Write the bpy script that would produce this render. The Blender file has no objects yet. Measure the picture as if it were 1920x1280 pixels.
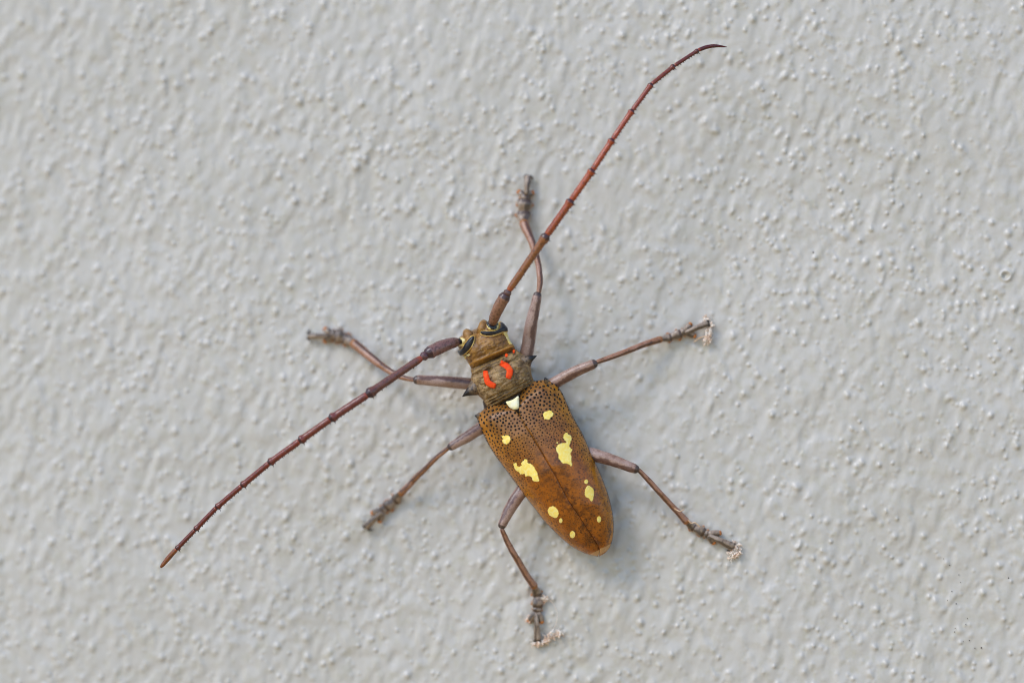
import bpy, bmesh, math, random
import numpy as np
from mathutils import Vector, noise
from mathutils.bvhtree import BVHTree
from mathutils.geometry import delaunay_2d_cdt

SC = bpy.context.scene
COL = SC.collection
R = math.radians
SC.unit_settings.system = 'METRIC'
SC.unit_settings.scale_length = 0.01          # one unit is one centimetre
SC.unit_settings.length_unit = 'CENTIMETERS'

# ------------------------------------------------------------------ camera
DIST = 64.0
cam_d = bpy.data.cameras.new('camera')
cam = bpy.data.objects.new('camera', cam_d)
COL.objects.link(cam)
cam.location = (0, -DIST, 0)
cam.rotation_euler = (R(90), 0, 0)
cam_d.sensor_width = 36
cam_d.lens = 36 * DIST / 19.2
cam_d.clip_start = 1
cam_d.clip_end = 20000
cam_d.dof.use_dof = True
cam_d.dof.focus_distance = DIST - 0.98
cam_d.dof.aperture_fstop = 0.031               # f/3.1 of the macro lens, in centimetre units
cam_d.dof.aperture_blades = 9
SC.camera = cam
SC.cycles.pixel_filter_type = 'BLACKMAN_HARRIS'
SC.cycles.filter_width = 1.05

# ------------------------------------------------------------------ sky and sun
SUN_EL, SUN_AZ = 42.0, 228.0                   # azimuth clockwise from +Y
w = bpy.data.worlds.new('World'); SC.world = w; w.use_nodes = True
nt = w.node_tree
bg = nt.nodes['Background']
sky = nt.nodes.new('ShaderNodeTexSky')
sky.sky_type = 'NISHITA'; sky.sun_disc = False
sky.sun_elevation = R(SUN_EL); sky.sun_rotation = R(SUN_AZ)
sky.air_density = 1.0; sky.dust_density = 0.6; sky.ozone_density = 3.0
nt.links.new(sky.outputs[0], bg.inputs[0])
bg.inputs[1].default_value = 0.15
sd = bpy.data.lights.new('sun', 'SUN'); sun = bpy.data.objects.new('sun', sd); COL.objects.link(sun)
sd.energy = 0.95; sd.angle = R(17); sd.color = (1.0, 0.965, 0.93)
to_sun = Vector((math.sin(R(SUN_AZ)) * math.cos(R(SUN_EL)), math.cos(R(SUN_AZ)) * math.cos(R(SUN_EL)), math.sin(R(SUN_EL))))
sun.rotation_euler = to_sun.to_track_quat('Z', 'Y').to_euler()
sun.location = to_sun * 300
vs = SC.view_settings
vs.view_transform = 'Standard'; vs.look = 'None'; vs.gamma = 1; vs.exposure = 0.80

# ------------------------------------------------------------------ geometry helpers
TX, TZ = 0.085, -0.03                          # the wall leans a little: right and bottom nearer
def wall_d(px, py):
    return TX * (px - 960) / 100 + TZ * (640 - py) / 100
def PD(px, py, d):
    """a point of the place: where it stands across the wall, d cm in front of the middle of the wall"""
    k = (DIST - d) / DIST
    return Vector(((px - 960) / 100 * k, -d, (640 - py) / 100 * k))
def P(px, py, h):
    return PD(px, py, wall_d(px, py) + h)

ROOTLOC = P(1010, 800, 0)

def mesh_obj(name, V, F, mat, parent=None, attrs=None, smooth=True, kind=None, label=None, color=None):
    V = [Vector(v) for v in V]
    c = Vector((0, 0, 0))
    for v in V: c += v
    c /= len(V)
    me = bpy.data.meshes.new(name)
    me.from_pydata([v - c for v in V], [], F)
    if attrs:
        for k, vals in attrs.items():
            a = me.attributes.new(k, 'FLOAT', 'POINT')
            a.data.foreach_set('value', np.asarray(vals, dtype=np.float32))
    if smooth:
        me.polygons.foreach_set('use_smooth', [True] * len(me.polygons))
    bm = bmesh.new(); bm.from_mesh(me)
    bmesh.ops.recalc_face_normals(bm, faces=bm.faces)
    bm.to_mesh(me); bm.free()
    me.materials.append(mat)
    o = bpy.data.objects.new(name, me)
    COL.objects.link(o)
    o.location = c
    if parent is not None:
        o.parent = parent
        o.location = c - world_loc(parent)
    if kind: o['kind'] = kind
    if label: o['label'] = label
    if color: o.color = (*color, 1)
    return o

def world_loc(o):
    p = Vector(o.location)
    while o.parent is not None:
        o = o.parent; p += Vector(o.location)
    return p

def empty(name, loc, parent=None):
    o = bpy.data.objects.new(name, None); COL.objects.link(o)
    o.empty_display_size = 0.2
    o.location = loc
    if parent is not None:
        o.parent = parent; o.location = Vector(loc) - world_loc(parent)
    return o

def catmull(pts, n):
    """resample a list of equal-length tuples with a centripetal-ish Catmull-Rom, n points"""
    A = np.asarray(pts, float)
    if len(A) == 2:
        u = np.linspace(0, 1, n)[:, None]
        return A[0] * (1 - u) + A[1] * u
    L = np.r_[0, np.cumsum(np.linalg.norm(np.diff(A[:, :2], axis=0), axis=1) + 1e-6)]
    t = np.linspace(0, L[-1], n)
    m = np.zeros_like(A)
    m[1:-1] = (A[2:] - A[:-2]) / (L[2:] - L[:-2])[:, None]
    m[0] = (A[1] - A[0]) / (L[1] - L[0]); m[-1] = (A[-1] - A[-2]) / (L[-1] - L[-2])
    i = np.clip(np.searchsorted(L, t, side='right') - 1, 0, len(A) - 2)
    h = (L[i + 1] - L[i])[:, None]; s = ((t - L[i])[:, None]) / h
    return ((2*s**3 - 3*s**2 + 1) * A[i] + (s**3 - 2*s**2 + s) * h * m[i]
            + (-2*s**3 + 3*s**2) * A[i+1] + (s**3 - s**2) * h * m[i+1])

def tube(spec, n=24, na=18, flat=1.0, prof=None, caps=(3, 3), rough=0.03, rscale=9.0, seed=0):
    """spec rows: px, py, h above the wall, width in px. Returns V, F, attrs t (along), side (across, -1..1)"""
    S = catmull(spec, n)
    C = [P(*r[:3]) for r in S]
    rad = [r[3] / 200.0 for r in S]
    rings = []
    for i in range(n):
        T = (C[min(i + 1, n - 1)] - C[max(i - 1, 0)]).normalized()
        f = i / (n - 1)
        r = rad[i] * (prof(f) if prof else 1)
        rings.append((C[i], T, r, f))
    out = []
    c, T, r, f = rings[0]
    for k in range(caps[0], 0, -1):
        a = k / (caps[0] + .35) * math.pi / 2
        out.append((c - T * r * math.sin(a) * .7, T, r * math.cos(a), 0.0))
    out += rings
    c, T, r, f = rings[-1]
    for k in range(1, caps[1] + 1):
        a = k / (caps[1] + .35) * math.pi / 2
        out.append((c + T * r * math.sin(a) * .7, T, r * math.cos(a), 1.0))
    V, F, ta, sa = [], [], [], []
    for (c, T, r, f) in out:
        sd_ = T.cross(Vector((0, -1, 0)))
        if sd_.length < 1e-3: sd_ = Vector((1, 0, 0))
        sd_.normalize(); up = sd_.cross(T).normalized()
        if up.y > 0: up = -up
        for j in range(na):
            a = 2 * math.pi * j / na
            dv = sd_ * math.cos(a) + up * (math.sin(a) * flat)
            p = c + dv * r
            if rough:
                p = c + dv * r * (1 + rough * noise.noise(p * rscale + Vector((seed, 0, 0))))
            V.append(p); ta.append(f); sa.append(math.cos(a))
    nr = len(out)
    for i in range(nr - 1):
        for j in range(na):
            k = (j + 1) % na
            F.append((i*na + j, i*na + k, (i+1)*na + k, (i+1)*na + j))
    F.append(tuple(range(na - 1, -1, -1))); F.append(tuple((nr-1)*na + j for j in range(na)))
    return V, F, {'t': ta, 'side': sa}

def loft(stations, n=70, na=72, p=0.85, disp=None):
    """stations rows: Lx, Ly, Rx, Ry, edge h, top h, bottom h"""
    S = catmull(stations, n)
    V, F, ta, sa = [], [], [], []
    for i, (lx, ly, rx, ry, he, ht, hb) in enumerate(S):
        mx, my, hx, hy = (lx+rx)/2, (ly+ry)/2, (rx-lx)/2, (ry-ly)/2
        for j in range(na):
            a = 2 * math.pi * j / na
            ca, sn = math.cos(a), math.sin(a)
            u = math.copysign(abs(ca) ** p, ca); q = abs(sn) ** p
            x, y = mx + hx * u, my + hy * u
            h = he + (ht - he) * q if sn >= 0 else he - (he - hb) * q
            f = i / (n - 1)
            if disp and sn > 0: h += disp(x, y, f, u) * min(1, sn * 3)
            V.append(P(x, y, h)); ta.append(f); sa.append(u)
    for i in range(n - 1):
        for j in range(na):
            k = (j + 1) % na
            F.append((i*na + j, i*na + k, (i+1)*na + k, (i+1)*na + j))
    F.append(tuple(range(na - 1, -1, -1))); F.append(tuple((n-1)*na + j for j in range(na)))
    return V, F, {'t': ta, 'side': sa}

def inside(pt, poly):
    x, y = pt; r = False; n = len(poly)
    for i in range(n):
        x1, y1 = poly[i]; x2, y2 = poly[(i + 1) % n]
        if (y1 > y) != (y2 > y) and x < (x2 - x1) * (y - y1) / (y2 - y1) + x1: r = not r
    return r
def seg_dist(pt, a, b):
    ax, ay = a; bx, by = b; px, py = pt
    dx, dy = bx - ax, by - ay
    t = max(0, min(1, ((px-ax)*dx + (py-ay)*dy) / (dx*dx + dy*dy + 1e-12)))
    return math.hypot(px - ax - t*dx, py - ay - t*dy)
def smooth_outline(poly, step=1.5, jag=0.0, seed=0):
    q = list(poly) + [poly[0]]
    A = [q[-2]] + q + [q[1]]
    L = sum(math.dist(q[i], q[i+1]) for i in range(len(q) - 1))
    C = catmull(A, max(24, int(L / step) + 2 * 4))
    # keep one full turn: from q[0] to q[0]
    i0 = int(np.argmin([math.dist(c, poly[0]) for c in C[: len(C)//2]]))
    i1 = len(C)//2 + int(np.argmin([math.dist(c, poly[0]) for c in C[len(C)//2:]]))
    C = C[i0:i1]
    rr = random.Random(seed)
    return [(x + rr.uniform(-jag, jag), y + rr.uniform(-jag, jag)) for x, y in C]

def patch(poly, bvh, inflate=0.0, soft=4.0, base=0.004, grid=2.0, skirt=0.03, jag=0.0, seed=0, step=1.5):
    """a thin pad lying on a surface: the outline is laid on the surface and given thickness"""
    B = smooth_outline(poly, step, jag, seed)
    xs = [b[0] for b in B]; ys = [b[1] for b in B]
    pts = list(B); nb = len(B)
    y = min(ys)
    row = 0
    while y < max(ys):
        x = min(xs) + (grid / 2 if row % 2 else 0)
        while x < max(xs):
            if inside((x, y), B) and min(seg_dist((x, y), B[i], B[(i+1) % nb]) for i in range(nb)) > grid * .45:
                pts.append((x, y))
            x += grid
        y += grid * .87; row += 1
    vv, ee, ff, ov, oe, of = delaunay_2d_cdt([Vector(p_) for p_ in pts], [(i, (i+1) % nb) for i in range(nb)], [], 1, 1e-5)
    V, N, ta = [], [], []
    o = Vector((0, -DIST, 0))
    for p_ in vv:
        q = PD(p_.x, p_.y, 1.0)
        loc, nor, idx, dd = bvh.ray_cast(o, (q - o).normalized())
        if loc is None:
            loc, nor, idx, dd = bvh.find_nearest(q)
        if nor.dot(o - loc) < 0: nor = -nor
        db = min(seg_dist((p_.x, p_.y), B[i], B[(i+1) % nb]) for i in range(nb))
        hgt = base + inflate * math.sqrt(max(0, 1 - (1 - min(1, db / soft)) ** 2))
        V.append(loc + nor * hgt); N.append(nor); ta.append(min(1, db / soft))
    F = [tuple(f) for f in ff]
    ec = {}
    for f in F:
        for i in range(len(f)):
            e = (f[i], f[(i+1) % len(f)]); k = tuple(sorted(e)); ec.setdefault(k, []).append(e)
    low, top = {}, {}
    for k, l in ec.items():
        if len(l) == 1:
            a, b = l[0]
            for q in (a, b):
                if q not in low:
                    top[q] = len(V); V.append(Vector(V[q])); ta.append(0)
                    low[q] = len(V); V.append(V[q] - N[q] * skirt); ta.append(0)
            F.append((top[b], top[a], low[a], low[b]))
    return V, F, {'t': ta}

def bvh_of(V, F):
    return BVHTree.FromPolygons([Vector(v) for v in V], F)

# ------------------------------------------------------------------ materials
def new_mat(name, rough=0.5, spec=0.5):
    m = bpy.data.materials.new(name); m.use_nodes = True
    b = m.node_tree.nodes['Principled BSDF']
    b.inputs['Roughness'].default_value = rough
    b.inputs['Specular IOR Level'].default_value = spec
    return m, m.node_tree, b
class NB:
    def __init__(s, nt): s.nt = nt
    def n(s, t, **kw):
        x = s.nt.nodes.new(t)
        for k, v in kw.items(): setattr(x, k, v)
        return x
    def link(s, a, b): s.nt.links.new(a, b)
    def put(s, sock, v):
        if hasattr(v, 'links') or isinstance(v, bpy.types.NodeSocket): s.link(v, sock)
        else:
            if isinstance(v, tuple) and len(v) == 3 and sock.type == 'RGBA': v = (*v, 1)
            sock.default_value = v
    def coord(s): return s.n('ShaderNodeTexCoord').outputs['Object']
    def attr(s, name): return s.n('ShaderNodeAttribute', attribute_name=name).outputs['Fac']
    def noise(s, scale, detail=3, rough=.55, vec=None, w=None):
        x = s.n('ShaderNodeTexNoise'); x.inputs['Scale'].default_value = scale
        x.inputs['Detail'].default_value = detail; x.inputs['Roughness'].default_value = rough
        s.link(vec if vec is not None else s.coord(), x.inputs['Vector'])
        return x.outputs['Fac']
    def math(s, op, a, b=0.0, clamp=False):
        x = s.n('ShaderNodeMath', operation=op, use_clamp=clamp)
        s.put(x.inputs[0], a); s.put(x.inputs[1], b); return x.outputs[0]
    def ramp(s, fac, lo, hi, a=0.0, b=1.0):
        x = s.n('ShaderNodeMapRange', clamp=True, interpolation_type='SMOOTHSTEP')
        s.put(x.inputs['Value'], fac)
        x.inputs['From Min'].default_value = lo; x.inputs['From Max'].default_value = hi
        x.inputs['To Min'].default_value = a; x.inputs['To Max'].default_value = b
        return x.outputs[0]
    def mix(s, fac, a, b, mode='MIX'):
        x = s.n('ShaderNodeMix', data_type='RGBA', blend_type=mode)
        s.put(x.inputs['Factor'], fac); s.put(x.inputs['A'], a) if False else None
        s.put(x.inputs[6], a); s.put(x.inputs[7], b)
        return x.outputs[2]
    def bump(s, h, strength, dist, bsdf):
        x = s.n('ShaderNodeBump'); x.inputs['Strength'].default_value = strength; x.inputs['Distance'].default_value = dist
        s.link(h, x.inputs['Height']); s.link(x.outputs[0], bsdf.inputs['Normal'])

# painted wall
M_WALL, nt, b = new_mat('grey_paint', .40, .55); g = NB(nt)
c1 = g.mix(g.ramp(g.noise(.35, 4), .35, .65), (.488, .450, .392), (.512, .474, .420))
c2 = g.mix(g.ramp(g.noise(6, 4), .45, .75), c1, (.462, .425, .345))
g.link(c2, b.inputs['Base Color'])
g.bump(g.noise(26, 4), .15, .008, b)

# ground below the wall, unseen, coloured for warm bounce light
M_BOUNCE_GROUND, nt, b = new_mat('sandy_ground', .9, .2); g = NB(nt)
g.link(g.mix(g.noise(.02, 6), (.46, .29, .10), (.56, .38, .15)), b.inputs['Base Color'])

# wing covers
M_ELY, nt, b = new_mat('brown_wing_cover', .36, .4); g = NB(nt)
s_, t_ = g.attr('s'), g.attr('t')
base = g.mix(g.ramp(t_, .1, .55), (.270, .112, .019), (.340, .098, .008))
base = g.mix(g.ramp(s_, .62, .99), base, (.50, .190, .010))
n1 = g.noise(7, 5, .65)
base = g.mix(g.math('MULTIPLY', g.ramp(n1, .42, .66), .6), base, (.12, .040, .010))
m1 = g.math('MULTIPLY', g.ramp(s_, .62, .05), g.ramp(t_, .22, .42))
m2 = g.ramp(g.noise(5.5, 7, .78), .46, .56)
base = g.mix(g.math('MULTIPLY', g.math('MULTIPLY', m1, m2), .62), base, (.036, .009, .004))
m3 = g.ramp(g.noise(36, 3, .65), .53, .61)
m3 = g.math('MULTIPLY', m3, g.ramp(t_, .18, .35))
base = g.mix(g.math('MULTIPLY', m3, .8), base, (.028, .010, .005))
m4 = g.ramp(g.noise(46, 2, .5), .68, .74)
base = g.mix(g.math('MULTIPLY', m4, .5), base, (.42, .24, .07))
base = g.mix(g.math('MULTIPLY', g.math('MULTIPLY', g.attr('streak'), g.ramp(g.noise(9, 4), .3, .5)), .9), base, (.030, .012, .014))
tip = g.ramp(g.math('ADD', g.attr('apex'), g.math('MULTIPLY', g.math('SUBTRACT', g.noise(14, 3), .5), .7)), .35, .6)
base = g.mix(g.math('MULTIPLY', tip, .8), base, (.55, .32, .13))
rim = g.ramp(s_, .972, .992)
base = g.mix(rim, base, (.03, .012, .006))
g.link(base, b.inputs['Base Color'])
g.link(g.math('ADD', g.ramp(n1, .3, .7, .0, .10), g.ramp(t_, .25, .6, .30, .20)), b.inputs['Roughness'])
hh = g.math('ADD', g.math('MULTIPLY', g.noise(38, 3), .6), g.math('MULTIPLY', g.noise(9, 3), .7))
g.bump(hh, .30, .014, b)

def plain(name, col, rough=.4, spec=.5, var=None, scale=20, bump=0.0, bscale=40, lo=.4, hi=.65):
    m, nt, b = new_mat(name, rough, spec); g = NB(nt)
    if var: g.link(g.mix(g.ramp(g.noise(scale, 4), lo, hi), col, var), b.inputs['Base Color'])
    else: b.inputs['Base Color'].default_value = (*col, 1)
    if bump: g.bump(g.noise(bscale, 3), bump, .012, b)
    return m
M_GRAN = plain('black_granule', (.007, .004, .003), .2, .25)
M_SPOT = plain('yellow_spot', (.94, .69, .12), .6, .3, (.95, .79, .27), 24, .35, 40)
M_SCUT = plain('cream_scutellum', (.90, .80, .42), .55, .3, (.92, .88, .64), 8, .2, 30)
M_RED = plain('orange_red_mark', (.80, .050, .004), .7, .25, (.82, .10, .008), 16, .35, 60)
M_EYE = plain('black_eye', (.012, .012, .016), .30, .5, (.020, .020, .028), 60, .0, 90)
M_RIM = plain('ochre_rim', (.50, .27, .05), .5, .4, (.62, .42, .12), 14, .3)
M_PALE = plain('pale_yellow', (.75, .55, .16), .5, .4, (.80, .68, .34), 10, .3)
M_DARK = plain('black_chitin', (.014, .010, .009), .25, .6)
M_LINT = plain('pale_lint', (.78, .58, .44), .9, .1, (.90, .82, .72), 9)
M_LINT2 = plain('tan_lint', (.55, .33, .18), .9, .1, (.70, .52, .36), 9)
M_SPECK = plain('dark_speck', (.09, .08, .07), .8, .2)
M_PAD = plain('orange_pad', (.50, .17, .04), .7, .3, (.32, .12, .04), 20, .5)
M_CLAW = plain('dark_claw', (.03, .02, .015), .35, .5)
M_BELLY = plain('brown_belly', (.06, .035, .022), .5, .4, (.10, .06, .035), 8, .4)

# head
M_HEAD, nt, b = new_mat('brown_head', .42, .45); g = NB(nt)
base = g.mix(g.ramp(g.noise(6, 5, .6), .38, .62), (.32, .150, .030), (.165, .076, .022))
base = g.mix(g.math('MULTIPLY', g.ramp(g.noise(22, 4), .58, .70), .8), base, (.42, .24, .05))
base = g.mix(g.math('MULTIPLY', g.ramp(g.noise(30, 4), .60, .70), .8), base, (.02, .010, .006))
base = g.mix(g.math('MULTIPLY', g.ramp(g.attr('t'), .875, .89), g.ramp(g.attr('t'), .925, .915)), base, (.50, .25, .05))
g.link(base, b.inputs['Base Color']); g.bump(g.noise(30, 5, .65), .55, .018, b)
# pronotum
M_PRO, nt, b = new_mat('olive_brown_pronotum', .5, .4); g = NB(nt)
base = g.mix(g.ramp(g.noise(5, 5, .6), .36, .64), (.40, .255, .115), (.130, .074, .032))
base = g.mix(g.math('MULTIPLY', g.ramp(g.noise(11, 5, .65), .55, .70), .75), base, (.30, .19, .035))
base = g.mix(g.math('MULTIPLY', g.ramp(g.noise(34, 3), .58, .68), .7), base, (.018, .011, .008))
wt = g.math('ADD', g.attr('t'), g.math('MULTIPLY', g.noise(5, 5, .65), .2))
wl = g.ramp(g.math('SINE', g.math('MULTIPLY', wt, 95.0)), .55, .95)
wm = g.math('ADD', g.ramp(wt, .30, .20), g.ramp(wt, .78, .86))
base = g.mix(g.math('MULTIPLY', g.math('MULTIPLY', wl, wm), .5), base, (.022, .014, .010))
wl2 = g.ramp(g.math('SINE', g.math('ADD', g.math('MULTIPLY', wt, 95.0), 3.0)), .75, .98)
base = g.mix(g.math('MULTIPLY', g.math('MULTIPLY', wl2, wm), .5), base, (.36, .23, .045))
base = g.mix(g.math('MULTIPLY', g.ramp(g.math('ABSOLUTE', g.attr('side')), .90, .985), .55), base, (.33, .17, .04))
g.link(base, b.inputs['Base Color']); g.bump(g.noise(24, 6, .68), .7, .03, b)
M_SPINE, nt, b = new_mat('spine_chitin', .4, .45); g = NB(nt)
base = g.mix(g.ramp(g.noise(24, 4), .45, .62), (.17, .11, .06), (.05, .03, .02))
g.link(g.mix(g.ramp(g.attr('t'), .45, .72), base, (.010, .008, .008)), b.inputs['Base Color'])
g.bump(g.noise(30, 4), .4, .015, b)

def limb_mat(name, top, low, dark, grain=26, rough=.34, edge=(.035, .020, .017), blotch=.5, stripe=.75):
    m, nt, b = new_mat(name, rough, .6); g = NB(nt)
    v = g.n('ShaderNodeMapping'); g.link(g.coord(), v.inputs['Vector'])
    base = g.mix(g.ramp(g.noise(4, 4, .6, v.outputs[0]), .35, .65), top, low)
    base = g.mix(g.math('MULTIPLY', g.ramp(g.noise(8, 5, .7), .56, .66), blotch), base, dark)
    base = g.mix(g.math('MULTIPLY', g.ramp(g.noise(grain * 2, 2), .55, .68), .55), base, dark)
    base = g.mix(g.math('MULTIPLY', g.ramp(g.noise(grain * 2.3, 2), .60, .70), .35), base, (.40, .33, .28))
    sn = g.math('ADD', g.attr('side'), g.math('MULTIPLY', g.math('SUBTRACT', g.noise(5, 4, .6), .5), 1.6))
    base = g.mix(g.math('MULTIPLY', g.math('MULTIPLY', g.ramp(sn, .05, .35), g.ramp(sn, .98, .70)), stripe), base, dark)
    base = g.mix(g.math('MULTIPLY', g.ramp(g.attr('t'), .972, .992), .85), base, edge)
    g.link(base, b.inputs['Base Color']); g.bump(g.noise(grain, 4), .5, .012, b)
    return m
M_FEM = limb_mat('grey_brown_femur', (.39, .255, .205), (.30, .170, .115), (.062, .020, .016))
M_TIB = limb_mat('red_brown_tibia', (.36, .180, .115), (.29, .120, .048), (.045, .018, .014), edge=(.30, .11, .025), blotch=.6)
M_TAR = limb_mat('grey_tarsus', (.35, .265, .20), (.235, .155, .095), (.035, .025, .02), edge=(.06, .03, .018), blotch=.7)

# antenna: colour from each segment's own object colour
M_ANT, nt, b = new_mat('antenna_chitin', .24, .5); g = NB(nt)
oi = g.n('ShaderNodeObjectInfo')
base = g.mix(g.math('MULTIPLY', g.ramp(g.noise(22, 5, .68), .48, .64), .7), oi.outputs['Color'], (.030, .014, .014))
base = g.mix(g.math('MULTIPLY', g.ramp(g.noise(44, 2), .62, .70), .3), base, (.34, .25, .20))
base = g.mix(g.math('MULTIPLY', g.ramp(g.attr('t'), .10, .0), .6), base, (.42, .060, .015))
base = g.mix(g.math('MULTIPLY', g.ramp(g.attr('t'), .935, .965), .85), base, (.030, .011, .017))
g.link(base, b.inputs['Base Color']); g.bump(g.noise(34, 4), .4, .010, b)

# ------------------------------------------------------------------ the wall
rng = np.random.default_rng(11)
_lat = rng.random((512, 512)).astype(np.float32)
def vnoise(x, y, off=0):
    x = x + off * 17.31; y = y + off * 9.77
    xi = np.floor(x).astype(np.int64); yi = np.floor(y).astype(np.int64)
    fx = (x - xi).astype(np.float32); fy = (y - yi).astype(np.float32)
    fx = fx*fx*fx*(fx*(fx*6-15)+10); fy = fy*fy*fy*(fy*(fy*6-15)+10)
    a = _lat[xi & 511, yi & 511]; b_ = _lat[(xi+1) & 511, yi & 511]
    c = _lat[xi & 511, (yi+1) & 511]; d = _lat[(xi+1) & 511, (yi+1) & 511]
    return (a*(1-fx)+b_*fx)*(1-fy) + (c*(1-fx)+d*fx)*fy - .5

def axis(core, step, far):
    inner = np.arange(-core, core + step/2, step)
    outer = []; s = step; x = core
    while x < far:
        s *= 1.25; x += s; outer.append(x)
    outer = np.array(outer)
    return np.r_[-outer[::-1], inner, outer]
CX, CZ, STEP = 10.7, 7.5, 0.021
xs = axis(CX, STEP, 170.0); zs = axis(CZ, STEP, 118.0)
X, Z = np.meshgrid(xs, zs, indexing='ij')
H = np.zeros_like(X, dtype=np.float32)
ang = R(18)
U = X*math.cos(ang) + Z*math.sin(ang)*-1; Wc = X*math.sin(ang) + Z*math.cos(ang)
wx = vnoise(X/.7, Z/.7, 3)*.30; wz = vnoise(X/.7, Z/.7, 4)*.30
H += .022*vnoise((U+wx)/.40, (Wc+wz)/.85, 1)
H += .021*vnoise((U+wx)/.19, (Wc+wz)/.40, 2)
H += .024*vnoise((U+wx*.4)/.125, (Wc+wz*.4)/.24, 8)
H += .010*vnoise(U/.11, Wc/.17, 5)
H += .0022*vnoise(X/.05, Z/.05, 6)
H += .07*vnoise(X/2.6, Z/3.1, 7)
i0 = int(np.searchsorted(xs, -CX + 1e-6)) ; j0 = int(np.searchsorted(zs, -CZ + 1e-6))
def bead(x, z, r, h, el=1.0, a=0.0, ring=False):
    ic = int(round((x + CX)/STEP)) + i0; jc = int(round((z + CZ)/STEP)) + j0
    k = int(r*max(el, 1)*1.9/STEP) + 2
    a0, a1, b0, b1 = max(ic-k, 0), ic+k+1, max(jc-k, 0), jc+k+1
    xx = X[a0:a1, b0:b1] - x; zz = Z[a0:a1, b0:b1] - z
    u = (xx*math.cos(a) + zz*math.sin(a))/el; v = -xx*math.sin(a) + zz*math.cos(a)
    q = np.sqrt(u*u + v*v)/r
    if ring:
        H[a0:a1, b0:b1] += h*np.exp(-((q-1)/.38)**2) - h*.9*np.exp(-(q/.7)**4)
    else:
        H[a0:a1, b0:b1] += h*(np.exp(-(q/.80)**2.3))
pr = random.Random(5)
cell = {}
def free(x, z, r):
    k = (int(math.floor(x/.3)), int(math.floor(z/.3)))
    for a in (-1, 0, 1):
        for b_ in (-1, 0, 1):
            for (u, v, q) in cell.get((k[0]+a, k[1]+b_), ()):
                if (u-x)**2 + (v-z)**2 < ((q+r)*.95)**2: return False
    cell.setdefault(k, []).append((x, z, r)); return True
def scatter(n, r0, r1, h0, h1, el, drift, apart=False):
    for _ in range(n):
        x, z = pr.uniform(-CX+.2, CX-.2), pr.uniform(-CZ+.2, CZ-.2)
        # paint spatter comes in drifts
        if pr.random() > .60 + drift*(noise.noise(Vector((x*.38, z*.38, 2.2))) + .05): continue
        k = pr.random()**1.6
        r = r0 + (r1 - r0)*k
        if apart and not free(x, z, r): continue
        bead(x, z, r, (h0 + (h1-h0)*pr.random())*(.7 + .3*k), 1 + abs(pr.gauss(0, el)), pr.uniform(.9, 2.2))
scatter(4100, .034, .078, .018, .048, .18, 1.1, True)
scatter(9000, .032, .062, .006, .021, .4, .5)
scatter(2600, .06, .11, .005, .018, .4, .3)
bead(9.15, 1.22, .085, .034, ring=True)          # burst paint bubble near the right edge
fade = np.clip((CX + 2 - np.abs(X))/2, 0, 1)*np.clip((CZ + 2 - np.abs(Z))/2, 0, 1)
H *= fade
# keep the mean level at zero
H -= H[np.ix_(np.abs(xs) < CX, np.abs(zs) < CZ)].mean()*fade
D = TX*X + TZ*Z + H
nx, nz = X.shape
co = np.stack([X, -D, Z], -1).reshape(-1, 3).astype(np.float32)
ii = np.arange(nx*nz).reshape(nx, nz)
quads = np.stack([ii[:-1, :-1], ii[1:, :-1], ii[1:, 1:], ii[:-1, 1:]], -1).reshape(-1, 4).astype(np.int32)
# side and back faces so that the wall is a solid slab 20 cm thick
brd = np.r_[ii[:, 0], ii[-1, 1:], ii[-2::-1, -1], ii[0, -2:0:-1]]
nb = len(brd); back = co[brd].copy(); back[:, 1] += 20
nv = len(co); co = np.r_[co, back]
side = np.stack([np.roll(brd, -1), brd, nv + np.arange(nb), nv + np.roll(np.arange(nb), -1)], -1).astype(np.int32)
loops = np.r_[quads.ravel(), side.ravel(), (nv + np.arange(nb)).astype(np.int32)]
nq = len(quads) + len(side)
me = bpy.data.meshes.new('wall')
me.vertices.add(len(co)); me.vertices.foreach_set('co', co.ravel())
me.loops.add(len(loops)); me.loops.foreach_set('vertex_index', loops)
me.polygons.add(nq + 1)
me.polygons.foreach_set('loop_start', np.r_[np.arange(nq)*4, nq*4].astype(np.int32))
sm = np.zeros(nq + 1, dtype=bool); sm[:len(quads)] = True
me.update(calc_edges=True)
me.polygons.foreach_set('use_smooth', sm)
me.validate()
me.materials.append(M_WALL)
wall = bpy.data.objects.new('wall', me); COL.objects.link(wall)
wall['kind'] = 'structure'
wall['label'] = 'light grey painted wall with a rough beaded paint texture'

GV = [(-3000, -3000, -119), (3000, -3000, -119), (3000, 3000, -119), (-3000, 3000, -119)]
bounce_ground = mesh_obj('ground', GV, [(0, 1, 2, 3)], M_BOUNCE_GROUND, smooth=False, kind='structure')  # unseen sheet added to bounce warm light up onto wall and beetle

# ------------------------------------------------------------------ the beetle
beetle = empty('longhorn_beetle', ROOTLOC)
beetle['label'] = 'brown longhorn beetle with yellow spots clinging head up to a rough grey wall'
beetle['category'] = 'beetle'

def z2(x, y): return (860 + x/3.369, 680 + y/3.369)      # measured on enlargements of the photograph
def z1(x, y): return (840 + x/5.818, 560 + y/5.818)

# --- belly under the wing covers
V, F, A = loft([(905, 752, 996, 709, .62, .80, .25), (912, 785, 1022, 728, .40, .80, .16), (926, 815, 1047, 763, .38, .85, .14),
                (951, 858, 1076, 815, .38, .85, .13), (990, 910, 1102, 878, .36, .78, .14), (1030, 962, 1120, 932, .34, .62, .17),
                (1066, 998, 1128, 972, .32, .45, .20), (1095, 1020, 1126, 1006, .32, .38, .28)], n=40, na=36, p=.9)
belly = mesh_obj('abdomen', V, F, M_BELLY, beetle, A)

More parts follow.
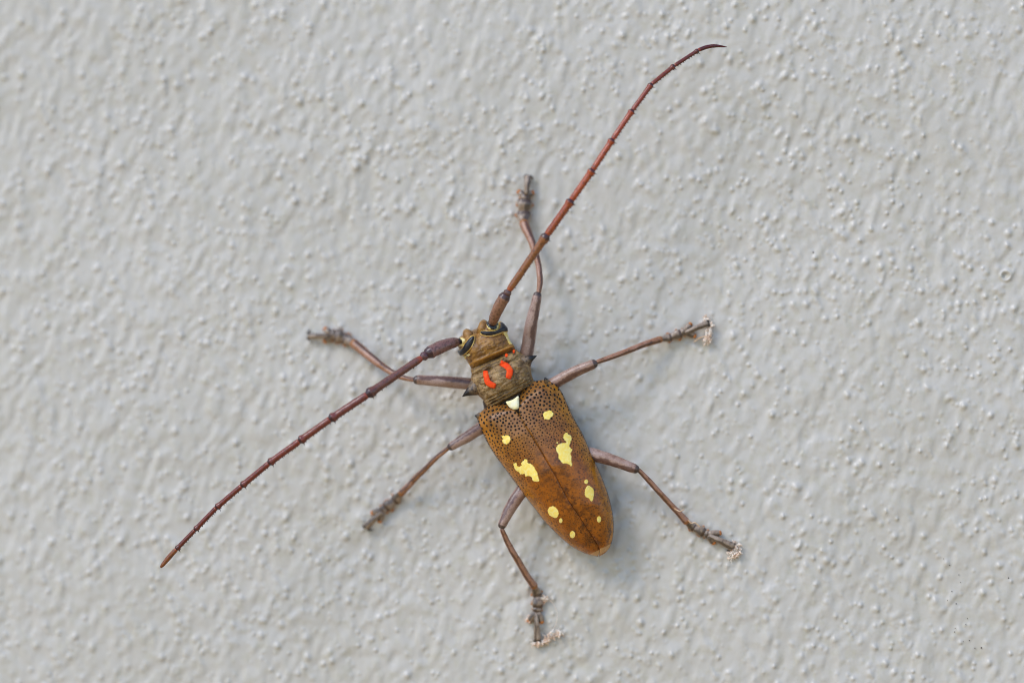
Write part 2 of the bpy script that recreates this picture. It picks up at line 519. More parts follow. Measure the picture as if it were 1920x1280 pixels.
# --- wing covers
SUT = [z2(381, 285), z2(385, 330), z2(430, 410), z2(480, 490), z2(545, 600), z2(610, 710), z2(690, 860), z2(765, 975), z2(840, 1090), z2(896, 1180)]
LE = [z2(*p_) for p_ in [(116, 340), (122, 372), (150, 440), (200, 538), (260, 625), (330, 720), (420, 845), (480, 920), (540, 1000), (600, 1060), (660, 1118), (720, 1163), (780, 1195), (830, 1213)]]
RE = [z2(*p_) for p_ in [(585, 112), (620, 140), (660, 200), (700, 290), (740, 370), (780, 440), (825, 540), (860, 620), (905, 720), (945, 830), (970, 930), (980, 1010), (978, 1080), (966, 1140), (948, 1176), (922, 1203)]]
TIPL, TIPR = z2(880, 1222), z2(887, 1221)
def curve(pts, n): return catmull(pts, n)
def make_elytron(edge, front_in, tip, sgn, bulge):
    NT, NS = 90, 34
    S0 = curve([front_in] + SUT[(1 if sgn < 0 else 1):], NT)
    E0 = curve(edge + [tip], NT)
    # axis direction for the bulge of the front edge
    ax = np.array([-.508, -.861])
    def px(s, t):
        f = t * (NT - 1); i = min(int(f), NT - 2); q = f - i
        S = S0[i]*(1-q) + S0[i+1]*q; E = E0[i]*(1-q) + E0[i+1]*q
        p_ = S + (E - S)*s
        p_ = p_ + ax*bulge*math.sin(math.pi*min(1, s*1.02))**.8*math.exp(-t*9)
        # blunt end: at the tip the inner corner stands back from the outer one
        return p_
    def hgt(s, t):
        top = np.interp(t, [0, .06, .2, .45, .7, .88, .97, 1], [.98, 1.10, 1.20, 1.22, 1.10, .88, .68, .60])
        edg = np.interp(t, [0, .2, .5, .8, 1], [.62, .58, .54, .48, .46])
        k = (1 - min(1, s)**2.4)**.55
        h = edg + (top - edg)*k
        h += .07*math.exp(-((s-.72)/.2)**2 - ((t-.06)/.09)**2)        # shoulder
        h -= .10*math.exp(-((t)/.028)**2)                              # front edge rolls down
        h -= .020*math.exp(-(s/.010)**2)                               # seam
        return h
    def surf(s, t):
        x, y = px(s, t)
        return P(x, y, hgt(s, t))
    ss = [0, .006, .014, .03, .06] + list(np.linspace(.1, .8, 16)) + list(1 - np.array([.16, .12, .09, .065, .045, .028, .014, .005, 0]))
    tt = np.r_[0, .004, .01, .018, np.linspace(.03, .97, 100), .98, .988, .994, 1]
    V, F, sa, ta, ap = [], [], [], [], []
    # one row per t: inner skirt, top, rim turning under
    for t in tt:
        row = []
        x, y = px(0, t); row.append((P(x, y, hgt(0, t) - .07), 0))
        for s in ss: row.append((surf(s, t), s))
        x, y = px(1, t); xi, yi = px(.985, t); xj, yj = px(.93, t)
        e = hgt(1, t)
        row.append((P(x, y, e - .05), 1)); row.append((P(xi, yi, e - .10), 1)); row.append((P(xj, yj, e - .12), 1))
        for p_, s in row:
            V.append(p_); sa.append(s); ta.append(t)
            ap.append(max(0, 1 - seg_dist(tuple(px(s, t)), z2(842, 1219), z2(958, 1160))/8.5) if t > .8 else 0)
    m = len(ss) + 4
    for i in range(len(tt) - 1):
        for j in range(m - 1):
            F.append((i*m + j, i*m + j + 1, (i+1)*m + j + 1, (i+1)*m + j))
    # front and rear lips turned down
    for i, off in ((0, -.16), (len(tt) - 1, -.10)):
        b0 = len(V)
        for j in range(m):
            q = V[i*m + j]; V.append(q + Vector((0, -off, 0))*(1 if j < m - 3 else .2)); sa.append(sa[i*m+j]); ta.append(ta[i*m+j]); ap.append(ap[i*m+j])
        for j in range(m - 1):
            F.append((i*m + j, b0 + j, b0 + j + 1, i*m + j + 1))
    stk = [math.exp(-((a - .84 - .05*math.sin(b*25))/.035)**2)*max(0, 1 - ((b - .865)/.075)**2) if sgn > 0 else 0 for a, b in zip(sa, ta)]
    o = mesh_obj('elytron', V, F, M_ELY, beetle, {'s': sa, 't': ta, 'streak': stk, 'apex': ap})
    return o, V, F, surf, px
elyL, VL, FL, surfL, pxL = make_elytron(LE, z2(302, 262), TIPL, -1, 9)
elyR, VR, FR, surfR, pxR = make_elytron(RE, z2(384, 215), TIPR, 1, 13)
bL, bR = bvh_of(VL, FL), bvh_of(VR, FR)

def ell(cx, cy, rx, ry, n=14, rot=0.0):
    return [(cx + rx*math.cos(a)*math.cos(rot) - ry*math.sin(a)*math.sin(rot), cy + rx*math.cos(a)*math.sin(rot) + ry*math.sin(a)*math.cos(rot)) for a in [2*math.pi*k/n for k in range(n)]]
SP_R = [
    [(533, 330), (540, 312), (555, 306), (572, 300), (585, 303), (597, 318), (594, 335), (580, 345), (572, 357), (556, 357), (541, 355), (538, 342)],
    [(617, 533), (632, 515), (655, 507), (676, 506), (682, 502), (672, 490), (662, 478), (664, 456), (680, 440), (695, 452), (710, 465), (710, 490), (703, 510), (698, 522), (704, 535), (716, 545), (714, 560), (705, 572), (712, 590), (711, 620), (716, 640), (709, 652), (695, 640), (680, 634), (658, 634), (645, 620), (632, 600), (630, 575), (618, 556)],
    ell(805, 750, 12, 14), [(797, 815), (803, 790), (815, 775), (832, 780), (848, 795), (853, 820), (850, 845), (845, 870), (833, 873), (826, 858), (808, 848), (797, 835)],
    ell(886, 987, 13, 20), ell(622, 505, 4, 6, 8)]
SP_L = [
    [(268, 467), (280, 460), (300, 456), (318, 460), (327, 478), (322, 497), (305, 513), (285, 507), (275, 490), (283, 478)],
    [(347, 635), (365, 632), (370, 650), (385, 655), (398, 645), (395, 630), (410, 617), (418, 607), (433, 612), (436, 630), (455, 637), (475, 655), (483, 672), (495, 690), (503, 722), (510, 745), (490, 748), (470, 742), (462, 720), (440, 712), (420, 715), (418, 700), (395, 703), (380, 688), (365, 680), (352, 660)],
    [(563, 930), (575, 910), (597, 905), (615, 915), (630, 940), (628, 965), (612, 978), (590, 970), (570, 955)],
    ell(645, 995, 11, 15), ell(719, 1083, 17, 22)]
polysL = [[z2(*q) for q in pl] for pl in SP_L]; polysR = [[z2(*q) for q in pl] for pl in SP_R]
for par, bv, pls in ((elyL, bL, polysL), (elyR, bR, polysR)):
    for k, pl in enumerate(pls):
        big = max(q[0] for q in pl) - min(q[0] for q in pl) > 12
        V, F, A = patch(pl, bv, .002, 3, .0045, 2.2, .02, .45 if big else .1, k, 1.3)
        mesh_obj('yellow_spot', V, F, M_SPOT, par, A)
# scutellum
bB = bvh_of(VL + VR, FL + [tuple(i + len(VL) for i in f) for f in FR])
scp = [z2(*q) for q in [(299, 246), (320, 240), (345, 230), (376, 210), (380, 235), (382, 270), (378, 287), (355, 296), (338, 291), (317, 276)]]
SV = []
V, F, A = [], [], {}
def flat_pad(poly, h, inflate, soft, grid=2.5, thick=.1, jag=0.0, tilt=None):
    B = smooth_outline(poly, 1.5, jag, 3)
    ps = [P(x, y, h) for x, y in B]
    big = [P(x, y, h) for x, y in ell(sum(b[0] for b in B)/len(B), sum(b[1] for b in B)/len(B), 40, 40)]
    bv = BVHTree.FromPolygons(big, [tuple(range(len(big)))])
    return patch(poly, bv, inflate, soft, 0, grid, thick, jag, 3)
V, F, A = flat_pad(scp, 1.09, .03, 4)
mesh_obj('scutellum', V, F, M_SCUT, beetle, A)

for par, pts in ((elyL, [(899, 779, .66, 13), (894.5, 779.5, .67, 8), (890.5, 778.5, .68, 2)]), (elyR, [(1025, 715, .88, 10), (1023, 711, .92, 7), (1021.5, 708, .93, 2.5)])):
    V, F, A = tube(pts, n=10, na=12, caps=(1, 2), rough=.1)
    mesh_obj('shoulder_tooth', V, F, M_SPINE, par, A)

# granules on the front third of each wing cover, too small and many to be parts
def granules(surf, px, par, polys, seed, n):
    rr = random.Random(seed); done = []; V, F = [], []
    tries = 0
    while len(done) < n and tries < 60000:
        tries += 1
        t = rr.random()**1.3*.52 + .004; s = rr.uniform(.025, .985)
        lim = .26 + .18*s
        keep = max(0, 1 - max(0, t - lim*.55)/(lim*.62))
        if rr.random() > keep: continue
        x, y = px(s, t)
        r = (2.75*max(.34, 1 - t/.50) + rr.uniform(-.5, .45))*(1.0 if t > .02 else .8)
        if r < .8: continue
        if any((x-a)**2 + (y-b_)**2 < ((r+c)*1.22 + .4 + 4*t)**2 for a, b_, c in done): continue
        if any(inside((x, y), pl) for pl in polys): continue
        done.append((x, y, r))
        e = .004
        p0 = surf(s, t); du = surf(min(1, s+e), t) - surf(s-e, t); dv = surf(s, t+e) - surf(s, max(0, t-e))
        n_ = du.cross(dv).normalized()
        if n_.y > 0: n_ = -n_
        u = n_.orthogonal().normalized(); v = n_.cross(u)
        rc = r/100; b0 = len(V)
        for kk, (rr_, hh_) in enumerate(((1.05, -.25), (.95, .22), (.62, .58))):
            for j in range(9):
                a = 2*math.pi*j/9 + kk*.2
                V.append(p0 + (u*math.cos(a) + v*math.sin(a))*rc*rr_ + n_*rc*hh_)
        V.append(p0 + n_*rc*.72)
        for kk in range(2):
            for j in range(9):
                F.append((b0+kk*9+j, b0+kk*9+(j+1) % 9, b0+(kk+1)*9+(j+1) % 9, b0+(kk+1)*9+j))
        for j in range(9): F.append((b0+18+j, b0+18+(j+1) % 9, b0+27))
    mesh_obj('granule_field', V, F, M_GRAN, par, kind='stuff')
granules(surfL, pxL, elyL, polysL, 3, 620)
granules(surfR, pxR, elyR, polysR, 4, 700)

# --- pronotum
PAX = Vector((-.36, -.93))
def bumpf(x, y, cx, cy, r): return math.exp(-((x-cx)**2 + (y-cy)**2)/(r*r))
def pro_disp(x, y, f, u, fine=1):
    a = f + .05*u*u
    h = 0
    h -= .060*math.exp(-((f - .20 - .03*u)/.035)**2)          # groove behind the collar
    h += .020*math.exp(-((f - .11)/.05)**2)
    h += .012*math.sin((f + .03*u)*90)*(math.exp(-((f-.10)/.08)**2) + 1.2*math.exp(-((f-.86)/.10)**2))
    h -= .035*math.exp(-((f - .80 - .03*u)/.022)**2)
    h -= .035*math.exp(-((f - .90)/.02)**2)
    h += .055*bumpf(x, y, 957.5, 678.5, 8) + .050*bumpf(x, y, 898.5, 708.5, 8)
    h += .040*bumpf(x, y, 934, 702, 13) - .035*bumpf(x, y, 943, 696, 6) - .03*bumpf(x, y, 922, 707, 6)
    if not fine: return h
    h += .045*noise.fractal(Vector((x/9, y/9, 1.3)), .7, 2.2, 4)
    h += .018*noise.noise(Vector((x/4, y/4, 7.3)))
    return h
PST = [(884, 690, 967, 654, .70, .84, .40), (882.5, 694, 970, 657, .70, .96, .34), (884, 700, 975, 661, .68, 1.02, .30), (883, 710, 987, 669, .66, 1.10, .26),
                (885, 724, 994, 684, .64, 1.16, .24), (896, 740, 996, 697, .64, 1.15, .24), (906, 750, 998, 706, .66, 1.08, .28),
                (911, 758, 1001, 713, .68, 1.04, .32), (915, 763, 1002, 718, .70, .98, .40), (920, 766, 1001, 722, .70, .84, .5)]
V, F, A = loft(PST, n=110, na=110, p=.86, disp=pro_disp)
pron = mesh_obj('pronotum', V, F, M_PRO, beetle, A)
V, F, A = loft(PST, n=110, na=110, p=.86, disp=lambda x, y, f, u: pro_disp(x, y, f, u, 0)); bP = bvh_of(V, F)
for base_, tipp, mid in (((899, 722, .74, 38), (867, 743, .84, 1.4), (879, 735, .84, 15)), ((977, 683, .74, 38), (1006, 667, .84, 1.4), (994, 672.5, .84, 14))):
    V, F, A = tube([base_, ((base_[0]+mid[0])/2, (base_[1]+mid[1])/2, .80, 28), mid, tipp], n=16, na=16, caps=(1, 2), rough=.08)
    mesh_obj('spine', V, F, M_SPINE, pron, A)
def band(path, wdt):
    C = catmull(path, 12); L_, R_ = [], []
    for i in range(len(C)):
        d = C[min(i+1, 11)] - C[max(i-1, 0)]; d /= np.linalg.norm(d); nrm = np.array([-d[1], d[0]])
        ww = wdt/2*np.interp(i/11, [0, .15, .5, .85, 1], [.75, 1, 1, 1.02, .78])
        L_.append(tuple(C[i] + nrm*ww)); R_.append(tuple(C[i] - nrm*ww))
    return L_ + R_[::-1]
for k, (path, wd) in enumerate(([[(911, 697), (912.5, 707), (916, 717), (929, 723.5)], 10.2], [[(939, 680.5), (949, 686), (956, 695), (952.5, 709)], 11.2])):
    V, F, A = patch(band(path, wd), bP, .020, 3.5, .022, 1.5, .07, .3, 30 + k, 1.1)
    mesh_obj('red_mark', V, F, M_RED, pron, A)
for cx, cy, r in ((950, 667, 2.9), (963.5, 659.3, 2.3)):
    V, F, A = patch(ell(cx, cy, r, r), bP, .012, 2, .022, 1.0, .06, .2, 3, .8)
    mesh_obj('orange_dot', V, F, M_RED, pron, A)

# --- head
def head_disp(x, y, f, u):
    h = 0
    h += .20*bumpf(x, y, 914, 606, 13) + .18*bumpf(x, y, 874, 625, 13)
    h -= .10*bumpf(x, y, 893, 617, 6)
    h -= .05*math.exp(-(seg_dist((x, y), (894, 622), (901, 646))/1.7)**2)
    h -= .02*math.exp(-(seg_dist((x, y), (901, 646), (911, 664))/1.2)**2)
    h += .03*bumpf(x, y, 920, 640, 14) + .03*bumpf(x, y, 885, 655, 12)
    h += .022*noise.noise(Vector((x/6, y/6, 3.1))) + .012*noise.noise(Vector((x/2.5, y/2.5, 3.1)))
    h += .030*math.exp(-((f-.89)/.025)**2)
    return h
HST = [(884, 621, 902, 612, .45, .50, .30), (864, 630, 926, 602, .50, .72, .14), (856, 640, 941, 606, .56, .90, .08), (858.5, 649, 949, 617, .62, .99, .10),
                (864, 658, 952.5, 628, .66, 1.05, .14), (871, 669.5, 955.5, 638, .68, 1.06, .20), (881, 686, 964.5, 649, .70, .98, .30), (884, 692, 966, 655, .70, .86, .38)]
V, F, A = loft(HST, n=100, na=100, p=.84, disp=head_disp)
head = mesh_obj('head', V, F, M_HEAD, beetle, A); bH = bvh_of(V, F)
def big_disp(x, y, f, u): return .18*bumpf(x, y, 914, 606, 14) + .16*bumpf(x, y, 874, 625, 14)
V, F, A = loft(HST, n=60, na=70, p=.84, disp=big_disp); bHs = bvh_of(V, F)
for tb in ([(900, 628, .74, 16), (904, 618, .88, 19), (906.5, 610, .86, 18), (907.5, 605.5, .72, 14)], [(886, 640, .74, 16), (881, 632, .88, 19), (877, 626.5, .86, 19), (875, 622.5, .72, 14)]):
    V, F, A = tube(tb, n=16, na=18, caps=(2, 4), rough=.10, rscale=11)
    A['t'] = [v*.5 for v in A['t']]
    mesh_obj('antenna_tubercle', V, F, M_HEAD, head, A)
EYE_R = [z1(*q) for q in [(352, 388), (358, 366), (385, 350), (440, 345), (510, 352), (548, 330), (556, 295), (560, 262), (600, 288), (630, 325), (641, 352), (636, 368), (590, 378), (530, 402), (470, 416), (400, 412)]]
EYE_L = [z1(*q) for q in [(293, 440), (285, 410), (255, 410), (222, 436), (198, 476), (182, 513), (150, 543), (116, 550), (138, 592), (165, 616), (208, 592), (256, 545), (284, 492)]]
def grow(poly, k):
    A_ = np.array(poly); n = len(A_); out = []
    area = sum(A_[i][0]*A_[(i+1) % n][1] - A_[(i+1) % n][0]*A_[i][1] for i in range(n))
    sg = 1 if area > 0 else -1
    for i in range(n):
        d = A_[(i+1) % n] - A_[i-1]; d /= np.linalg.norm(d) + 1e-9
        out.append(tuple(A_[i] + sg*k*np.array([d[1], -d[0]])))
    return out
for ey in (EYE_R, EYE_L):
    V, F, A = patch(grow(ey, .2), bHs, .010, 2.0, .028, 1.6, .07, .1, 5, 1.1)
    mesh_obj('eye_rim', V, F, M_RIM, head, A)
    V, F, A = patch(grow(ey, -1.1), bHs, .055, 8.0, .034, 1.5, .07, 0, 5, 1.0)
    mesh_obj('eye', V, F, M_EYE, head, A)
for (cx, cy), rot, kk in (((923, 608.5), .5, 1.0), ((864.5, 640.5), -1.0, .70)):
    V, F, A = patch(ell(cx + 1.2*kk, cy + .8, 12*kk, 11*kk, 18, rot), bH, .03, 3, .006, 1.6, .06, .2, 8, 1.1)
    mesh_obj('antenna_socket', V, F, M_PALE, head, A)
    V, F, A = patch(ell(cx, cy, 9.2*kk**1.6, 8.6*kk**1.6, 16, rot), bH, .012, 2, .040, 1.6, .03, .1, 8, 1.0)
    mesh_obj('socket_membrane', V, F, M_DARK, head, A)
for pl in ([(590, 372), (618, 362), (642, 385), (655, 430), (680, 478), (694, 500), (668, 492), (645, 450), (622, 405)], [(166, 618), (184, 622), (190, 648), (196, 668), (184, 664), (172, 645)]):
    V, F, A = patch([z1(*q) for q in pl], bH, .006, 2, .016, 1.5, .04, .1, 2, 1.0)
    mesh_obj('cheek_stripe', V, F, M_PALE, head, A)

# --- antennae
def seg_prof(f):
    return float(np.interp(f, [0, .04, .10, .5, .86, .93, .975, 1], [.62, .78, .84, .87, .93, 1.20, 1.17, .85]))
def antenna(path, cols, scape_w, sidesign, seed):
    """path: list of segments, each a list of (px, py, depth in front of the middle of the wall, width)"""
    def conv(r): return (r[0], r[1], r[2] - wall_d(r[0], r[1]), r[3]*1.07)
    at = empty('antenna', PD(*path[0][0][:3]), beetle)
    bristle_V, bristle_F = [], []
    rr = random.Random(seed)
    for i, sg in enumerate(path):
        S = [conv(r) for r in sg]
        last = i == len(path) - 1
        if i == 0: pf = lambda f: float(np.interp(f, [0, .08, .25, .6, .85, .93, 1], [.50, .62, .92, 1, 1.0, 1.10, .92]))
        elif i == 1: pf = lambda f: float(np.interp(f, [0, .3, .8, 1], [.7, 1, 1.05, .8]))
        elif last: pf = lambda f: float(np.interp(f, [0, .1, .6, .9, 1], [.85, 1, .98, .85, .6] if sidesign < 0 else [.85, 1, .95, .62, .25]))
        else: pf = seg_prof
        V, F, A = tube(S, n=34 if i != 1 else 10, na=18, prof=pf, caps=(2, 3), rough=.05, rscale=12, seed=seed+i)
        if last or i == 1: A['t'] = [min(x, .9) for x in A['t']]
        if i == 0: A['t'] = [max(x, .12) for x in A['t']]
        mesh_obj('antenna_segment', V, F, M_ANT, at, A, color=cols[i])
        if i >= 2 and not last:
            C = catmull(S, 40)
            nsp = max(3, int((C[-1][0]-C[0][0])**2 + (C[-1][1]-C[0][1])**2)**.5/7) if False else 9
            for k in range(nsp):
                f = min(.985, (k + 1 + rr.uniform(-.3, .3))/nsp) if k < nsp - 1 else .965
                j = min(38, int(f*39)); c = P(*C[j][:3]); T = (P(*C[j+1][:3]) - c).normalized()
                sd_ = T.cross(Vector((0, -1, 0))).normalized()*sidesign
                rad_ = C[j][3]/200*pf(f)
                ln = (.052 if k == nsp - 1 else rr.uniform(.018, .036))
                b_ = c + sd_*rad_*.9; tipv = b_ + sd_*ln + T*ln*.45
                q0 = len(bristle_V); wv = .014
                up = Vector((0, -1, 0))
                for a in range(5):
                    an = 2*math.pi*a/5
                    bristle_V.append(b_ + T*math.cos(an)*wv + up*math.sin(an)*wv)
                bristle_V.append(tipv)
                for a in range(5): bristle_F.append((q0+a, q0+(a+1) % 5, q0+5))
    mesh_obj('bristle_row', bristle_V, bristle_F, M_DARK, at, kind='stuff')
    return at
def chain(joints):
    return [[joints[i], joints[i+1]] for i in range(len(joints) - 1)]
RA = [[(920.5, 611.5, .76, 20), (924.5, 602, .95, 20), (931, 585, 1.12, 20), (939, 569, 1.2, 20.5), (947.5, 555, 1.26, 20)],
      [(948.5, 553.5, 1.27, 13), (953.5, 546, 1.30, 14)]]
j = [(954.5, 544, 1.30, 14.5), (1025, 441, 1.55, 15), (1071, 376, 1.6, 13.5), (1111, 319, 1.6, 12.5), (1148.3, 262, 1.55, 11), (1185.5, 207.5, 1.45, 10), (1221.4, 158.3, 1.35, 9), (1264, 123.8, 1.25, 8), (1309, 94.5, 1.15, 7)]
RA += chain(j) + [[(1309, 94.5, 1.15, 7), (1324, 89, 1.12, 7), (1340, 86.5, 1.1, 6.5), (1363, 88.5, 1.05, 4)]]
RC = [(0.251, 0.119, 0.070), (0.109, 0.052, 0.042), (0.259, 0.096, 0.033), (0.310, 0.063, 0.018), (0.362, 0.063, 0.013), (0.344, 0.054, 0.011), (0.310, 0.044, 0.011), (0.232, 0.030, 0.010), (0.180, 0.026, 0.010), (0.129, 0.020, 0.013), (0.086, 0.012, 0.013)]
antenna(RA, RC, 20, 1, 21)
LA = [[(867, 639.5, .60, 20), (858, 641, .74, 20), (845, 643.5, .88, 21), (824, 651.5, 1.03, 23), (803, 662, 1.14, 21)],
      [(800.5, 664, 1.16, 15), (792, 669.5, 1.19, 15.5)]]
j = [(790, 671, 1.20, 15.5), (689.4, 739.4, 1.45, 16), (620, 785, 1.45, 14.5), (562.5, 826, 1.4, 13.2), (505, 867.5, 1.32, 12), (453.8, 910, 1.22, 11), (406, 951, 1.12, 10), (366, 992.5, 1.02, 9), (331, 1028.8, .95, 8.4)]
LA += chain(j) + [[(331, 1028.8, .95, 8), (318, 1043, .92, 9), (302, 1062, .9, 8)]]
LC = [(0.207, 0.100, 0.085), (0.109, 0.048, 0.051), (0.146, 0.052, 0.038), (0.164, 0.037, 0.028), (0.172, 0.032, 0.019), (0.177, 0.028, 0.016), (0.164, 0.026, 0.014), (0.155, 0.023, 0.013), (0.143, 0.021, 0.013), (0.129, 0.020, 0.011), (0.207, 0.060, 0.016)]
antenna(LA, LC, 22, -1, 22)

# --- legs
def leg(femur, tibia, tars, lobes, clawseg, claws, seed, where):
    lg = empty('leg', P(*femur[0][:3]), beetle)
    V, F, A = tube(femur, n=30, na=22, flat=.85, caps=(2, 3), rough=.05, seed=seed, prof=lambda f: float(np.interp(f, [0, .9, .955, 1], [1, 1, 1.06, .92])))
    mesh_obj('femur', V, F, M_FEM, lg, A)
    V, F, A = tube(tibia, n=36, na=18, flat=.9, caps=(3, 2), rough=.07, seed=seed+1, prof=lambda f: float(np.interp(f, [0, .03, .94, .98, 1], [.9, 1, 1, 1.08, 1])))
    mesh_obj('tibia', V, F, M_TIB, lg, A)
    prev = tibia[-1]
    th = .105
    for k, (x, y, wd) in enumerate(tars):
        px_, py_ = prev[0], prev[1]
        dx, dy = x - px_, y - py_; L = math.hypot(dx, dy)
        h0 = prev[2] if k == 0 else th
        sp = [(px_ + dx*.02, py_ + dy*.02, min(h0, .2), wd*.60), (px_ + dx*.35, py_ + dy*.35, (min(h0, .2)+th)/2, wd*.80), (px_ + dx*.8, py_ + dy*.8, th, wd*1.10), (x, y, th, wd*1.02)]
        V, F, A = tube(sp, n=14, na=18, flat=.55, caps=(2, 3), rough=.12, rscale=7, seed=seed+3+k)
        mesh_obj('tarsus_segment', V, F, M_TAR, lg, A)
        # the hairy sole pad that shows at its sides
        sp = [(px_ + dx*.45, py_ + dy*.45, th - .03, wd*.86), (px_ + dx*.85, py_ + dy*.85, th - .035, wd*1.34), (x + dx*.06, y + dy*.06, th - .035, wd*.98)]
        V, F, A = tube(sp, n=10, na=16, flat=.28, caps=(3, 3), rough=.25, rscale=12, seed=seed+9+k)
        mesh_obj('sole_pad', V, F, M_PAD, lg, A)
        prev = (x, y, th, wd)
    # the third segment is split into two lobes
    x0, y0 = prev[0], prev[1]
    for (lx, ly) in lobes:
        sp = [(x0, y0, th, 11), ((x0+lx)/2 + (lx-x0)*.1, (y0+ly)/2 + (ly-y0)*.1, th, 13.5), (lx, ly, th - .01, 12.5)]
        V, F, A = tube(sp, n=10, na=14, flat=.62, caps=(2, 3), rough=.12, seed=seed)
        A['t'] = [v*.93 for v in A['t']]
        mesh_obj('tarsus_lobe', V, F, M_TAR, lg, A)
        ex, ey = lx - x0, ly - y0; q = math.hypot(ex, ey)
        sp = [(lx - ex*.15, ly - ey*.15, th - .025, 9), (lx + ex/q*4.2, ly + ey/q*4.2, th - .015, 9.5)]
        V, F, A = tube(sp, n=6, na=14, flat=.7, caps=(3, 3), rough=.25, rscale=12, seed=seed)
        mesh_obj('sole_pad', V, F, M_PAD, lg, A)
    (ax, ay, aw), (bx, by, bw) = clawseg
    sp = [(ax, ay, th + .06, aw), ((ax+bx)/2, (ay+by)/2, th + .05, (aw+bw)/2), (bx, by, th + .01, bw)]
    V, F, A = tube(sp, n=14, na=16, flat=.85, caps=(2, 3), rough=.08, seed=seed)
    A['t'] = [v*.93 for v in A['t']]
    mesh_obj('claw_segment', V, F, M_TAR, lg, A)
    for (cx, cy) in claws:
        dx, dy = bx - ax, by - ay; q = math.hypot(dx, dy); dx /= q; dy /= q
        sp = [(bx - dx*1, by - dy*1, th, 7.5), ((bx+cx)/2 + dx*3.2, (by+cy)/2 + dy*3.2, th - .01, 6), (cx, cy, th - .08, 1.6)]
        V, F, A = tube(sp, n=12, na=10, caps=(1, 2), rough=0)
        mesh_obj('claw', V, F, M_CLAW, lg, A)
    return lg
leg([(978, 700, .5, 24), (988, 659, .55, 25), (997, 603, .62, 23), (1005, 567, .66, 18), (1008, 552, .66, 16)],
    [(1010, 549, .64, 9), (1012.5, 525, .60, 11), (1008, 490, .50, 11.5), (997, 454, .38, 14), (985, 425, .25, 17.5), (982, 417, .2, 17)],
    [(982, 401, 25), (984, 379, 26), (985.5, 369, 20)], [(976, 362), (995.5, 363)], [(987, 362, 9), (990, 333, 14)], [(982, 333), (1000, 337)], 100, 0)
leg([(915, 724, .5, 22), (882, 719.5, .56, 22.5), (830, 715, .66, 21), (795, 712.5, .70, 18.5), (780, 712, .70, 17)],
    [(776.5, 712, .68, 8.5), (755, 707.5, .64, 9.5), (728.8, 694.4, .55, 12), (702.5, 675.6, .44, 15), (680, 657, .32, 17), (663, 643, .22, 17.5)],
    [(648, 635, 22), (633, 629.5, 25), (623, 628, 20)], [(612.5, 619), (612, 637)], [(614, 629.5, 7), (581.5, 629.7, 12)], [(581.5, 618), (581, 639)], 200, 1)
leg([(1005, 738, .5, 23), (1039.6, 718, .58, 22.5), (1079, 696.5, .66, 21), (1104, 686, .68, 18.5), (1115, 681.5, .68, 17)],
    [(1118, 679, .66, 8), (1142.5, 670.5, .58, 10), (1178, 657.5, .44, 10.5), (1204, 647, .33, 11.5), (1222, 641, .25, 12.5), (1239, 636, .19, 12.5)],
    [(1256, 632.5, 14.5), (1274, 626, 16.5), (1283, 622, 13)], [(1292.5, 611), (1299, 628)], [(1287, 622.5, 8), (1324, 607, 12.5)], [(1325, 598), (1329, 615)], 300, 2)
leg([(935, 785, .5, 22), (898.7, 804, .56, 22.5), (873, 820.5, .62, 20.5), (852, 833, .65, 16.5), (844, 838, .65, 15)],
    [(841.5, 839, .63, 8), (818.5, 857.5, .54, 9), (796, 880, .42, 10), (782, 893, .34, 11), (769, 907, .27, 11.5), (752, 925, .2, 13)],
    [(741, 936.5, 19), (726, 949, 20), (718, 956, 16)], [(702, 960.5), (713, 973)], [(713.5, 961, 8), (688, 986, 14)], [(681, 983), (699, 993)], 400, 3)
leg([(1070, 843, .5, 25), (1107, 850.5, .56, 24.5), (1153.8, 864.5, .64, 21.5), (1181, 875, .66, 19), (1193, 879.5, .66, 17)],
    [(1197.5, 880.5, .64, 8.5), (1217, 901, .54, 10), (1240, 926.6, .42, 10.5), (1261.4, 949.8, .31, 11), (1276, 965, .24, 12.5), (1287, 978, .19, 13)],
    [(1300, 988, 15), (1317, 997, 18), (1326, 1001.5, 14)], [(1346, 999), (1336, 1014)], [(1332, 1004.5, 8), (1371, 1023, 16)], [(1376, 1014), (1363, 1032)], 500, 4)
leg([(1000, 893, .5, 25), (976.6, 922, .56, 24.5), (957.4, 951, .62, 22), (945, 976, .65, 17.5), (941, 986, .65, 15.5)],
    [(941, 992, .63, 8.5), (954.7, 1022, .52, 11), (973.8, 1055, .40, 12), (990, 1082, .28, 13), (1002, 1099, .2, 14.5)],
    [(1007, 1114, 18), (1008, 1134, 20), (1006.5, 1144, 16)], [(995, 1161), (1014, 1162)], [(1005, 1151, 7), (1008, 1195, 14)], [(999, 1200), (1018, 1203)], 600, 5)

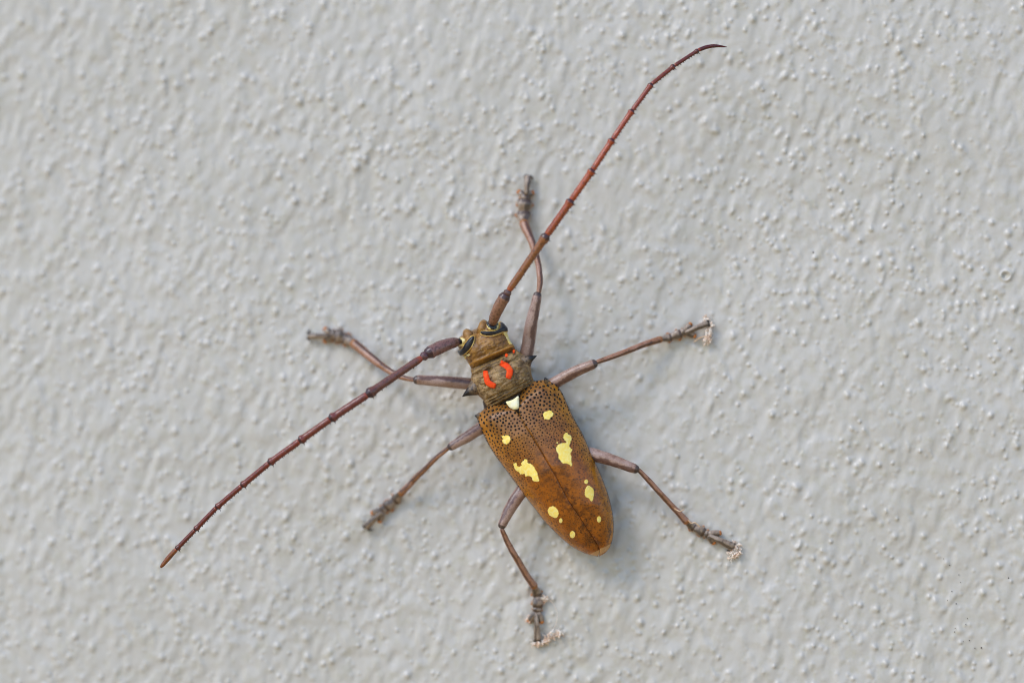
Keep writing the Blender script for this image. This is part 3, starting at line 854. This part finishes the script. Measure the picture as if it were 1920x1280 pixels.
# ------------------------------------------------------------------ lint caught on three feet
def lint(name, label, blobs, threads, seed, mat):
    x, y = blobs[0][:2]
    rt = empty(name, P(x, y, .02))
    rt['label'] = label; rt['category'] = 'lint'; rt['group'] = 'lint caught on the feet'
    rr = random.Random(seed)
    V, F = [], []
    def strand(pts, wd):
        v, f, a = tube([(p_[0], p_[1], p_[2], wd) for p_ in pts], n=8, na=5, caps=(0, 0), rough=0)
        b0 = len(V); V.extend(v); F.extend([tuple(i + b0 for i in q) for q in f])
    for (bx, by, r) in blobs:
        for k in range(int(12 + r*3)):
            a = rr.uniform(0, 6.28); q = r*rr.random()**.6
            cx, cy = bx + math.cos(a)*q, by + math.sin(a)*q
            pts = []
            hx, hy, hz = cx, cy, rr.uniform(.05, .05 + r*.014)
            an = rr.uniform(0, 6.28)
            for _ in range(6):
                pts.append((hx, hy, max(.03, hz)))
                an += rr.uniform(-.9, .9); st = rr.uniform(.9, 2.0)
                hx += math.cos(an)*st; hy += math.sin(an)*st; hz += rr.uniform(-.025, .025)
            strand(pts, rr.choice((.6, .8, 1.2, 2.2, 3.4)))
    o = mesh_obj('fluff', V, F, mat, rt, kind='stuff')
    for th_ in threads:
        v, f, a = tube([(q[0], q[1], q[2], th_[1]) for q in th_[0]], n=26, na=6, caps=(1, 1), rough=.2)
        mesh_obj('thread', v, f, M_LINT2 if th_[1] > 1.5 else M_LINT, rt, a)
    return rt
lint('lint_tuft', 'tan lint with a short fibre below the claws of the foot pointing up and right', [(1330, 632, 6), (1325, 638, 5), (1331, 612, 4), (1325, 597, 3), (1329, 622, 3.5)],
     [([(1302, 640, .05), (1311, 634, .09), (1322, 630.5, .1), (1334, 629, .08)], 2.6)], 1, M_LINT)
lint('lint_tuft', 'white lint crumbs stuck to the claws of the hind foot pointing down and right', [(1381, 1026, 5.5), (1384, 1035, 5), (1371, 1036, 3.5), (1371.5, 1045, 3), (1376, 1020, 3)],
     [([(1262, 951, .3), (1268, 955, .38), (1275, 958, .4), (1282, 955, .36)], 2.2), ([(1288, 972, .22), (1296, 980, .27), (1303, 979, .27), (1312, 987, .25)], 2.4)], 2, M_LINT)
lint('lint_tuft', 'cream lint with a fine looping thread under the hind foot pointing straight down', [(1009, 1203, 5), (1019, 1203, 4.5), (1026, 1196, 5), (1036, 1190, 5.5), (1048, 1187, 5), (1001, 1205, 3.5), (1022, 1124, 4), (990, 1160, 3)],
     [([(1018, 1122, .2), (1030, 1124, .25), (1042, 1140, .22), (1045, 1156, .15), (1038, 1178, .1), (1022, 1192, .08)], .8)], 3, M_LINT)

# tiny dirt specks on the wall near its lower right corner
rr = random.Random(9); V, F = [], []
SPK = [(1781, 1059), (1769, 1047), (1798, 1077), (1801, 1091), (1785, 1108), (1777, 1125), (1793, 1131), (1814, 1159), (1811, 1170), (1790, 1184), (1791, 1177), (1806, 1202), (1818, 1200), (1828, 1214), (1840, 1214), (1891, 1083), (1525, 473)]
for k, (x, y) in enumerate(SPK):
    r = .018 if k >= 14 else rr.uniform(.008, .014)
    kx, kz = (x-960)/100, (640-y)/100
    d = float(D[int(np.argmin(np.abs(xs-kx))), int(np.argmin(np.abs(zs-kz)))])
    c = PD(x, y, d + .004); b0 = len(V)
    for i_ in range(7):
        a = 2*math.pi*i_/7; V.append(c + Vector((math.cos(a)*r*rr.uniform(.6, 1.2), .012, math.sin(a)*r*rr.uniform(.6, 1.2))))
    V.append(c + Vector((0, -.006, 0)))
    for i_ in range(7): F.append((b0+i_, b0+(i_+1) % 7, b0+7))
mesh_obj('dirt_speck', V, F, M_SPECK, wall, kind='stuff')
